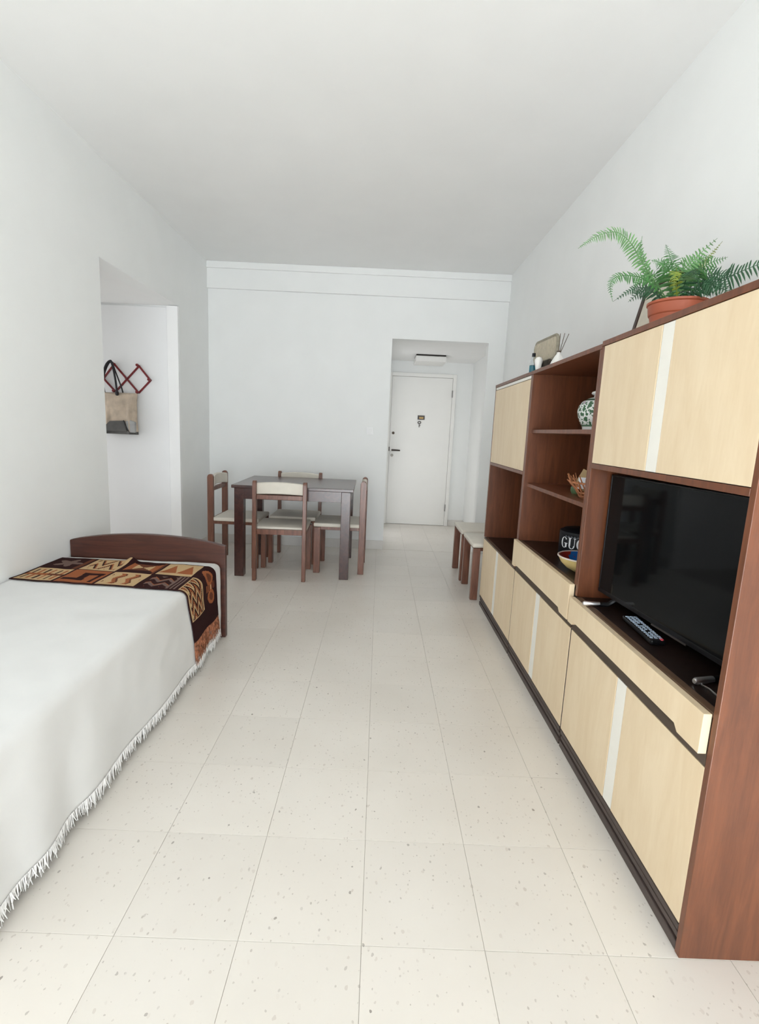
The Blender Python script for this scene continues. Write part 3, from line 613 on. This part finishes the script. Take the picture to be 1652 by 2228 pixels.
# woven tray, diffuser and bottle
pA, pB_ = Vector((0.852, 2.93, 0)), Vector((0.872, 2.615, 0))
mid = (pA+pB_)/2; rz = math.atan2(pB_.y-pA.y, pB_.x-pA.x)
t = thing('rattan_tray', 'pale rounded rattan tray upright on a dark stand on top of the wall unit', 'tray', (mid.x, mid.y, 1.596), rz)
def rrect(hw, z0, z1, r, n=6):
    P = []
    for cx, cz, a in ((hw-r, z0+r, -90), (hw-r, z1-r, 0), (-hw+r, z1-r, 90), (-hw+r, z0+r, 180)):
        for i in range(n+1): q = math.radians(a+90*i/n); P.append((cx+r*math.cos(q), cz+r*math.sin(q)))
    return P
hw = (pB_-pA).length/2
tb = obj('panel', B().prism(rrect(hw-0.006, 0.060, 0.168, 0.034), 'y', -0.006, 0.006), 'rattan', t, local=True)
obj('rim', B().tube([(x, 0, z) for x, z in rrect(hw-0.003, 0.057, 0.171, 0.036)+rrect(hw-0.003, 0.057, 0.171, 0.036)[:1]], 0.009, 8), 'rattanedge', t, local=True)
rib = B()
for k in range(15):
    x = -hw+0.016+k*(2*hw-0.032)/14; rib.tube([(x, -0.007, 0.066), (x, -0.007, 0.162)], 0.0022, 5)
obj('ribs', rib, 'rattan', tb, local=True)
obj('stand', B().box(-hw+0.03, hw-0.03, -0.018, 0.018, 0.022, 0.050, 0.006).box(-0.03, hw-0.05, -0.024, 0.024, 0.022, 0.056, 0.008), 'drift', t, local=True)
obj('stand_base', B().box(-hw+0.005, hw-0.015, -0.03, 0.028, 0.0, 0.022, 0.006), 'white', t, local=True)
t = thing('reed_diffuser', 'white cone diffuser bottle with dark reeds beside the rattan tray', 'diffuser', (0.842, 2.505, 1.596))
obj('bottle', B().lathe([(0, 0), (0.034, 0), (0.036, 0.006), (0.030, 0.022), (0.016, 0.046), (0.009, 0.056), (0.009, 0.064), (0, 0.064)], n=28), 'white', t, local=True)
obj('collar', B().lathe([(0.006, 0.063), (0.0105, 0.063), (0.0105, 0.070), (0.005, 0.070), (0.005, 0.060)], n=20), 'reed', t, local=True)
for dx, dy in ((-0.004, -0.01), (0.016, -0.012), (0.03, -0.028), (0.006, 0.02)):
    obj('reed', B().tube([(dx*0.1, dy*0.1, 0.05), (dx, dy, 0.150+random.uniform(-0.006, 0.006))], 0.0016, 6), 'reed', t, local=True)
t = thing('scent_bottle', 'tiny clear bottle with teal liquid left of the rattan tray', 'bottle', (0.815, 2.822, 1.596))
obj('glass', B().lathe([(0, 0), (0.017, 0), (0.018, 0.003), (0.018, 0.07), (0.010, 0.08), (0.010, 0.09), (0.008, 0.09), (0.008, 0.079), (0.016, 0.069), (0.016, 0.04), (0, 0.04)], n=24), 'glass', t, local=True)
obj('liquid', B().lathe([(0, 0.002), (0.0184, 0.002), (0.0186, 0.038), (0, 0.038)], n=24), 'teal', t, local=True)
obj('stopper', B().lathe([(0, 0.085), (0.0075, 0.085), (0.0095, 0.092), (0.0095, 0.104), (0, 0.106)], n=20), 'tin', t, local=True)
solo('white_shell', B().lathe([(0, 0), (0.012, 0.001), (0.015, 0.02), (0.020, 0.045), (0.021, 0.058), (0.013, 0.070), (0, 0.074)], (0.818, 2.735, 1.596), 20), 'white', 'small round white ornament at the foot of the rattan tray', 'ornament', (0.818, 2.735, 1.596))

# ------------------------------------------------------------------ bed
HBY0, HBY1 = 2.80, 2.835
t = thing('bed', 'single bed with arched dark walnut headboard along the left wall', 'bed', (-1.31, 1.9, 0))
X0, X1 = XL+0.004, -0.862
pl = [(X0, 0.0), (X0+0.06, 0.0), (X0+0.06, 0.18), (X1-0.06, 0.18), (X1-0.06, 0.0), (X1, 0.0)]
n = 24
for i in range(n+1):
    s = i/n; x = X1+(X0-X1)*s; pl.append((x, 0.552+0.05*(1-(2*s-1)**2)**0.9))
obj('headboard', B().prism(pl, 'y', HBY0, HBY1, 0.004), 'headwood', t)
obj('side_rail', B().box(-0.935, -0.91, 0.98, HBY0, 0.14, 0.27, 0.003), 'headwood', t); obj('side_rail', B().box(X0, X0+0.025, 0.98, HBY0, 0.14, 0.27, 0.003), 'headwood', t)
obj('mattress', B().box(X0+0.001, -0.925, 0.965, HBY0-0.006, 0.25, 0.445, 0.03, 3), 'mattress', t)
for x in (X0+0.03, -0.955): obj('leg', B().box(x-0.025, x+0.025, 1.0, 1.05, 0, 0.16, 0.003), 'headwood', t)
# cover profile: s measured from the wall across the top, over the edge and down
ZT, XF, RC = 0.459, -0.922, 0.036
S1 = XF-(X0+0.001); S2 = S1+RC*math.pi/2; SH = S2+(ZT-RC-0.06)
def prof(s, off=0.0):
    if s <= S1: return (X0+0.001+s, ZT+off), (0, 1)
    if s <= S2:
        a = (s-S1)/RC; return (XF+(RC+off)*math.sin(a), ZT-RC+(RC+off)*math.cos(a)), (math.sin(a), math.cos(a))
    return (XF+RC+off+0.012*((s-S2)/(SH-S2)), ZT-RC-(s-S2)), (1, 0)
def cover_point(s, y, off=0.0):
    (x, z), nn = prof(s, off)
    k = max(0, (s-S1)/(SH-S1))
    w = 0.004*noise.noise(Vector((s*5, y*4, 0)))+0.0025*noise.noise(Vector((s*14, y*11, 3)))
    fold = k*(0.006*math.sin(y*17+2*math.sin(y*5))+0.007*noise.noise(Vector((y*7, 1.5, k))))
    x += nn[0]*(w+fold)*(1 if s > S1 else 0); z += nn[1]*w
    e = max(0, (y-2.70)/0.09); z -= 0.006*e*e*(1 if s < S2 else 0.0)
    x -= 0.006*e*e*k
    return Vector((x, y, z))
bm = bmesh.new(); ny, ns = 150, 90; g = []
for j in range(ny+1):
    y = 2.79-(2.79-0.955)*j/ny
    g.append([bm.verts.new(cover_point(SH*i/ns, y)) for i in range(ns+1)])
row = []
for k in range(1, 8):       # foot end drops to the floor
    rw = []
    for i in range(ns+1):
        p = cover_point(SH*i/ns, 0.955); a = k/7
        rw.append(bm.verts.new((p.x, 0.955-0.02*math.sin(min(1, a*3)*math.pi/2), p.z-(p.z-0.06)*a)))
    g.append(rw)
for a, b in zip(g, g[1:]):
    for i in range(ns): bm.faces.new((a[i], a[i+1], b[i+1], b[i]))
sp = obj('bedspread', bm, 'spread', angle=180); tag(sp, 'off-white fringed cotton bedspread over the single bed', 'bedspread')
md = sp.modifiers.new('thickness', 'SOLIDIFY'); md.thickness = 0.003; md.offset = -1
bf = B(); y = 2.785
while y > 0.96:
    p = cover_point(SH, y); ln = random.uniform(0.022, 0.05); sw = random.uniform(-0.012, 0.012); ou = random.uniform(-0.006, 0.008)
    w = random.uniform(0.0012, 0.0024)
    bf.tube([p+Vector((0, 0, 0.004)), p+Vector((ou*0.5, sw*0.4, -ln*0.5)), p+Vector((ou, sw, -ln))], [w, w, w*0.4], 4, False)
    y -= random.uniform(0.0022, 0.0048)
fr_ = obj('fringe', bf, 'fringe', sp); fr_['kind'] = 'stuff'

# ------------------------------------------------------------------ woven runner
DK, CR, OR, PK, BR = (0.036, 0.012, 0.012), (0.62, 0.43, 0.235), (0.38, 0.125, 0.052), (0.20, 0.13, 0.11), (0.16, 0.055, 0.030)
def pattern(u, v):
    cell = 0.2055; i = int(u//cell); a = u/cell-i; near = v < 0.5; b = v*2 if near else v*2-1
    if v < 0.022 or v > 0.978 or u > 1.04 or u < 0.012: return DK
    if a < 0.04 or a > 0.97 or b < 0.03 or b > 0.97: return DK
    tri = lambda x, p: abs((x/p) % 1-0.5)*2
    if near:
        if i == 0:
            if b < 0.14 or b > 0.88: return CR
            k = (a*7) % 1
            if 0.44 < b < 0.56: return OR if a < 0.6 else BR
            return (DK if int(a*7) % 2 else OR) if k < 0.38 else CR
        if i == 1:
            if a < 0.08 or a > 0.92 or b < 0.1 or b > 0.9: return OR
            if 0.22 < b < 0.36 and a < 0.62 or 0.64 < b < 0.78 and a > 0.38 or 0.40 < a < 0.58 and 0.30 < b < 0.72 or (0.80 < a < 0.88 and b < 0.72): return DK
            return OR
        if i == 2:
            z = a*3+0.35*tri(b, 0.5); k = z % 1
            if b < 0.12 or b > 0.88 or a < 0.1 or a > 0.9: return CR
            return OR if k < 0.28 else (BR if k < 0.42 else CR)
        if i == 3:
            if a > 0.72: return PK if (a*22) % 2 < 1 else DK
            z = b*3+0.6*tri(a, 0.36); k = z % 1
            if b < 0.12 or b > 0.9 or a < 0.1: return DK
            return PK if k < 0.36 else (OR if k < 0.46 else DK)
        if i == 4:
            if a < 0.06 or a > 0.94 or b < 0.1 or b > 0.92: return CR
            z = a*3.2+0.9*tri(b, 0.30); k = z % 1
            return DK if k < 0.36 else (OR if k < 0.60 else (BR if k < 0.70 else CR))
        return DK
    if i == 0:
        r = math.hypot((a-0.5)*1.0, (b-0.5)*1.1); q = math.atan2(b-0.5, a-0.5)
        return PK if r < 0.27+0.10*math.cos(5*q) else (BR if a > 0.86 else DK)
    if i == 1:
        z = b*2.2+1.1*tri(a, 0.42); k = z % 1
        if a < 0.12 or a > 0.9 or b < 0.12 or b > 0.9: return CR
        return DK if k < 0.24 else (OR if k < 0.42 else CR)
    if i == 2:
        aa, bb2 = a-0.5, b-0.5
        if a < 0.1 or a > 0.9 or b < 0.1 or b > 0.9: return BR if a > 0.9 else DK
        if abs(bb2) < abs(aa)*0.85: return OR if aa < -0.22 or aa > 0.24 else CR
        return DK if abs(bb2) > 0.25 else BR
    if i == 3:
        for c in (0.28, 0.72):
            if 0.2 < b < 0.82 and abs(a-c) < 0.21*(0.82-b)/0.62+0.01: return OR
        return CR
    if i == 4:
        for ca, cb in ((0.27, 0.5), (0.78, 0.5)):
            r = math.hypot(a-ca, (b-cb)*0.8)
            if r < 0.10: return BR
            if r < 0.19: return OR
        if 0.42 < a < 0.62 and 0.22 < b < 0.80 and (b*9) % 1 < 0.55: return OR
        if 0.44 < a < 0.60 and 0.44 < b < 0.58: return CR
        return DK
    return DK
bm = bmesh.new(); nu, nv = 260, 92; LEN = 1.135; s0 = 0.0; grid = []
def run_pt(u, v, off=0.007):
    s = s0+u
    k = max(0, (s-S1)/(SH-S1)); top = 1-min(1, max(0, s/S1))
    yn = 2.315-0.055*min(1, s/S1)+0.085*k; yf = 2.725-0.055*min(1, s/S1)**2+0.05*k
    y = yn+(yf-yn)*v
    p = cover_point(s, y, off)
    p.z += 0.022*math.exp(-((u-0.40)/0.025)**2-((v-1.0)/0.14)**2)
    return p
for i in range(nu+1): grid.append([bm.verts.new(run_pt(LEN*i/nu, j/nv)) for j in range(nv+1)])
cols = []
for i in range(nu):
    for j in range(nv):
        bm.faces.new((grid[i][j], grid[i+1][j], grid[i+1][j+1], grid[i][j+1])); cols.append(pattern(LEN*(i+0.5)/nu, (j+0.5)/nv))
me = bpy.data.meshes.new('bed_runner'); bm.to_mesh(me); bm.free(); me.materials.append(M['weave'])
at = me.color_attributes.new('pattern', 'FLOAT_COLOR', 'CORNER')
for p, c in zip(me.polygons, cols):
    p.use_smooth = True
    for li in p.loop_indices: at.data[li].color = (*c, 1)
rn = bpy.data.objects.new('bed_runner', me); C.objects.link(rn); tag(rn, 'brown, rust and cream patterned woven runner draped across the bed', 'runner')
md = rn.modifiers.new('thickness', 'SOLIDIFY'); md.thickness = 0.004; md.offset = 0
bf = B()
for k in range(184):
    v = (k//4)/46+random.uniform(-0.006, 0.010); p = run_pt(LEN-0.004, v, 0.008); v = min(1, max(0, v)); ln = random.uniform(0.075, 0.12)*(1.08-0.3*v); sw = random.uniform(-0.016, 0.016)
    q = Vector((random.uniform(0.0, 0.012), sw, -ln))
    bf.tube([p, p+q*0.5+Vector((random.uniform(-0.001, 0.006), random.uniform(-.004, .004), 0)), p+q], [0.0017, 0.0015, 0.0009], 4, False)
ff = obj('fringe', bf, 'weavefringe', rn); ff['kind'] = 'stuff'

# ------------------------------------------------------------------ dining table and chairs
t = thing('dining_table', 'square dark mahogany dining table by the end wall', 'table', (-0.700, 4.435, 0), math.radians(1.2))
obj('table_top', B().box(-0.495, 0.495, -0.408, 0.408, 0.739, 0.764, 0.003), 'tablewood', t, local=True)
for sx in (-1, 1):
    for sy in (-1, 1):
        cx, cy_ = sx*0.435, sy*0.362
        obj('leg', B().box(cx-0.038, cx+0.038, cy_-0.038, cy_+0.038, 0, 0.7385, 0.003), 'tablewood', t, local=True)
for sy in (-1, 1): obj('apron', B().box(-0.397, 0.397, sy*0.39-0.011 if sy < 0 else sy*0.39-0.011, sy*0.39+0.011, 0.652, 0.7385, 0.001), 'tablewood', t, local=True)
for sx in (-1, 1): obj('apron', B().box(sx*0.463-0.01, sx*0.463+0.01, -0.324, 0.324, 0.652, 0.7385, 0.001), 'tablewood', t, local=True)
def make_chair(label):
    t = thing('dining_chair', label, 'chair', (0, 0, 0), 0, 'dining chairs')
    for s in (-1, 1):
        x = s*0.199
        pr = [(0.165, 0), (0.217, 0), (0.217, 0.79)]+[(0.191+0.026*math.cos(a*math.pi/6), 0.790+0.026*math.sin(a*math.pi/6)) for a in range(1, 6)]+[(0.165, 0.79)]
        obj('rear_post', B().prism(pr, 'x', x-0.0155, x+0.0155, 0.003), 'chairwood', t, local=True)
        obj('leg', B().box(x-0.020, x+0.020, -0.222, -0.167, 0, 0.405, 0.003), 'chairwood', t, local=True)
        obj('side_rail', B().box(s*0.197-0.012, s*0.197+0.012, -0.168, 0.166, 0.384, 0.424, 0.002), 'chairwood', t, local=True)
    obj('front_rail', B().box(-0.179, 0.179, -0.210, -0.186, 0.384, 0.405, 0.002), 'chairwood', t, local=True)
    obj('rear_rail', B().box(-0.183, 0.183, 0.175, 0.205, 0.384, 0.426, 0.002), 'chairwood', t, local=True)
    # seat pad, slightly crowned
    b = B().box(-0.212, 0.212, -0.228, 0.172, 0.406, 0.442, 0.012, 3)
    for v in b.bm.verts:
        if v.co.z > 0.43: v.co.z += 0.006*(1-(v.co.x/0.22)**2)*(1-((v.co.y+0.03)/0.21)**2)
        if v.co.z < 0.42 and abs(v.co.x) < 0.2 and abs(v.co.y) < 0.2: v.co.z += 0.0
    b2 = b
    b2.round = True; obj('seat_pad', b2, 'vinyl', t, local=True)
    # curved back pad and the wooden rail below it
    bm = bmesh.new(); n = 14; rings = []
    for i in range(n+1):
        x = -0.183+0.366*i/n; k = 1-(x/0.183)**2; y = 0.176+0.026*k; zt = 0.796+0.014*k; zb = 0.704+0.010*k; th = 0.013
        rings.append([bm.verts.new((x, y-th, zb+0.006)), bm.verts.new((x, y-th-0.002, (zb+zt)/2)), bm.verts.new((x, y-th, zt-0.006)), bm.verts.new((x, y-th*0.4, zt)), bm.verts.new((x, y+th*0.4, zt)), bm.verts.new((x, y+th, zt-0.006)), bm.verts.new((x, y+th+0.002, (zb+zt)/2)), bm.verts.new((x, y+th, zb+0.006)), bm.verts.new((x, y+th*0.4, zb)), bm.verts.new((x, y-th*0.4, zb))])
    for a, b_ in zip(rings, rings[1:]):
        for j in range(10): bm.faces.new((a[j], a[(j+1) % 10], b_[(j+1) % 10], b_[j]))
    bm.faces.new(rings[0]); bm.faces.new(rings[-1][::-1])
    obj('back_pad', bm, 'vinyl', t, local=True)
    obj('back_rail', B().box(-0.183, 0.183, 0.178, 0.204, 0.668, 0.704, 0.003), 'chairwood', t, local=True)
    return t
P2 = math.pi/2
ch = make_chair('dining chair with its back to the viewer, at the near side of the table')
ch.location = (-0.784, 4.14, 0); ch.rotation_euler = (0, 0, math.pi+math.radians(2))
dup(ch, (-0.312, 4.435, 0), -P2, 'dining chair at the right side of the table, facing left')
dup(ch, (-1.25, 4.485, 0), P2, 'dining chair at the left side of the table, facing right')
dup(ch, (-0.765, 4.70, 0), 0, 'dining chair behind the table, back against the end wall')
c1 = dup(ch, (0.962, 3.893, 0), -P2, 'upholstered chair right behind the far end of the wall unit')
c2 = dup(ch, (0.955, 4.385, 0), -P2, 'upholstered chair nearest the entrance opening, second behind the wall unit')

# ------------------------------------------------------------------ coat rack and bag
RY = LY1-0.018
t = thing('coat_rack', 'dark red accordion peg rack on the white passage door', 'coat rack', (-2.21, RY, 1.59))
Nd = dict(L=(-2.411, 1.588), tl=(-2.314, 1.712), bl=(-2.311, 1.480), m=(-2.211, 1.594), tr=(-2.101, 1.704), br=(-2.110, 1.478), R=(-2.005, 1.588))
def bar(a, b, yy):
    (xa, za), (xb, zb) = Nd[a], Nd[b]
    obj('slat', B().strip((xa, yy, za), (xb, yy, zb), 0.016, 0.007, (0, 1, 0)), 'red', t)
bar('tl', 'br', RY-0.012); bar('bl', 'tr', RY-0.004); bar('L', 'bl', RY-0.012); bar('L', 'tl', RY-0.004); bar('R', 'tr', RY-0.012); bar('R', 'br', RY-0.004)
for k, (x, z) in Nd.items():
    if k == 'm':
        obj('rivet', B().tube([(x, RY-0.002, z), (x, RY-0.022, z)], 0.009, 10), 'red', t); continue
    p = obj('peg', B().tube([(x, RY-0.001, z), (x, RY-0.034, z+0.002), (x, RY-0.038, z+0.002), (x, RY-0.05, z+0.003)], [0.008, 0.007, 0.013, 0.011], 10), 'red', t)
t = thing('tote_bag', 'beige bag with dark grey base hanging by black straps from the coat rack', 'bag', (-2.26, RY-0.06, 1.12))
def bag_shell(zs, half, y0, y1, nseg=20):
    bm = bmesh.new(); rings = []
    for z in zs:
        k = (z-1.118)/(1.468-1.118); hwid = 0.150-0.004*math.sin(k*3.1); cx = -2.256+0.003*k
        dep = 0.024+0.022*math.sin(min(1, k*1.0)*math.pi*0.8+0.5)*(1-k*0.75)
        cyc = RY-0.052
        ring = []
        for j in range(nseg):
            a = 2*math.pi*j/nseg; ca, sa = math.cos(a), math.sin(a)
            ex = math.copysign(abs(ca)**0.5, ca); ey = math.copysign(abs(sa)**0.7, sa)
            w = (0.020*noise.noise(Vector((ca*4.5+(z-1.45)*7*ca, sa*2, z*3)))+0.007*math.sin(9*ca+14*(1.468-z)*ca+2))*(1 if z < 1.44 else 0.5)
            ring.append(bm.verts.new((cx+ex*hwid*(1-0.035*math.sin(math.pi*min(1, k))+0.02*noise.noise(Vector((z*14, ca, 0)))), cyc+ey*(dep+w), z-0.018*k*k*(1-abs(ex))-0.006*k*noise.noise(Vector((ca*3, 2, 0)))))) 
        rings.append(ring)
    for a, b in zip(rings, rings[1:]):
        for j in range(nseg): bm.faces.new((a[j], a[(j+1) % nseg], b[(j+1) % nseg], b[j]))
    return bm, rings
lo = [1.118+0.008*i for i in range(4)]; hi = [lo[-1]+(1.468-lo[-1])*i/36 for i in range(37)]
bm, r = bag_shell(hi, 1, 0, 1, 40); bm.faces.new(r[-1]); body = obj('body', bm, 'bag', t, angle=180)
bm, r = bag_shell(lo, 1, 0, 1, 40); bm.faces.new(r[0][::-1]); obj('base_panel', bm, 'bagdark', t, angle=180)
yf = RY-0.104
obj('front_panel', B().prism([(-2.404, 1.142), (-2.178, 1.142), (-2.205, 1.232), (-2.325, 1.226), (-2.375, 1.175)], 'y', RY-0.104, RY-0.07, 0.004), 'bagdark', t)
obj('grey_patch', B().prism([(-2.170, 1.135), (-2.112, 1.135), (-2.112, 1.225), (-2.150, 1.240), (-2.195, 1.228)], 'y', RY-0.098, RY-0.066, 0.006), 'baggrey', t)
obj('piping', B().tube([(-2.205, RY-0.1, 1.235), (-2.19, RY-0.108, 1.20), (-2.160, RY-0.105, 1.14)], 0.004, 6), 'strap', t)
obj('strap', B().tube(catmull([(-2.405, RY-0.06, 1.45), (-2.402, RY-0.07, 1.53), (-2.375, RY-0.075, 1.63), (-2.345, RY-0.075, 1.70), (-2.316, RY-0.07, 1.729), (-2.300, RY-0.075, 1.71), (-2.275, RY-0.08, 1.60), (-2.258, RY-0.085, 1.46)], 30), 0.008, 8), 'strap', t)
obj('strap', B().tube(catmull([(-2.385, RY-0.04, 1.45), (-2.395, RY-0.045, 1.56), (-2.36, RY-0.05, 1.67), (-2.316, RY-0.05, 1.727), (-2.29, RY-0.05, 1.66), (-2.24, RY-0.05, 1.52), (-2.226, RY-0.05, 1.465)], 30), 0.006, 8), 'strap', t)
obj('clasp', B().lathe([(0, -0.022), (0.011, -0.018), (0.016, 0), (0.011, 0.018), (0, 0.022)], (-2.258, RY-0.09, 1.462), 14), 'strap', t)
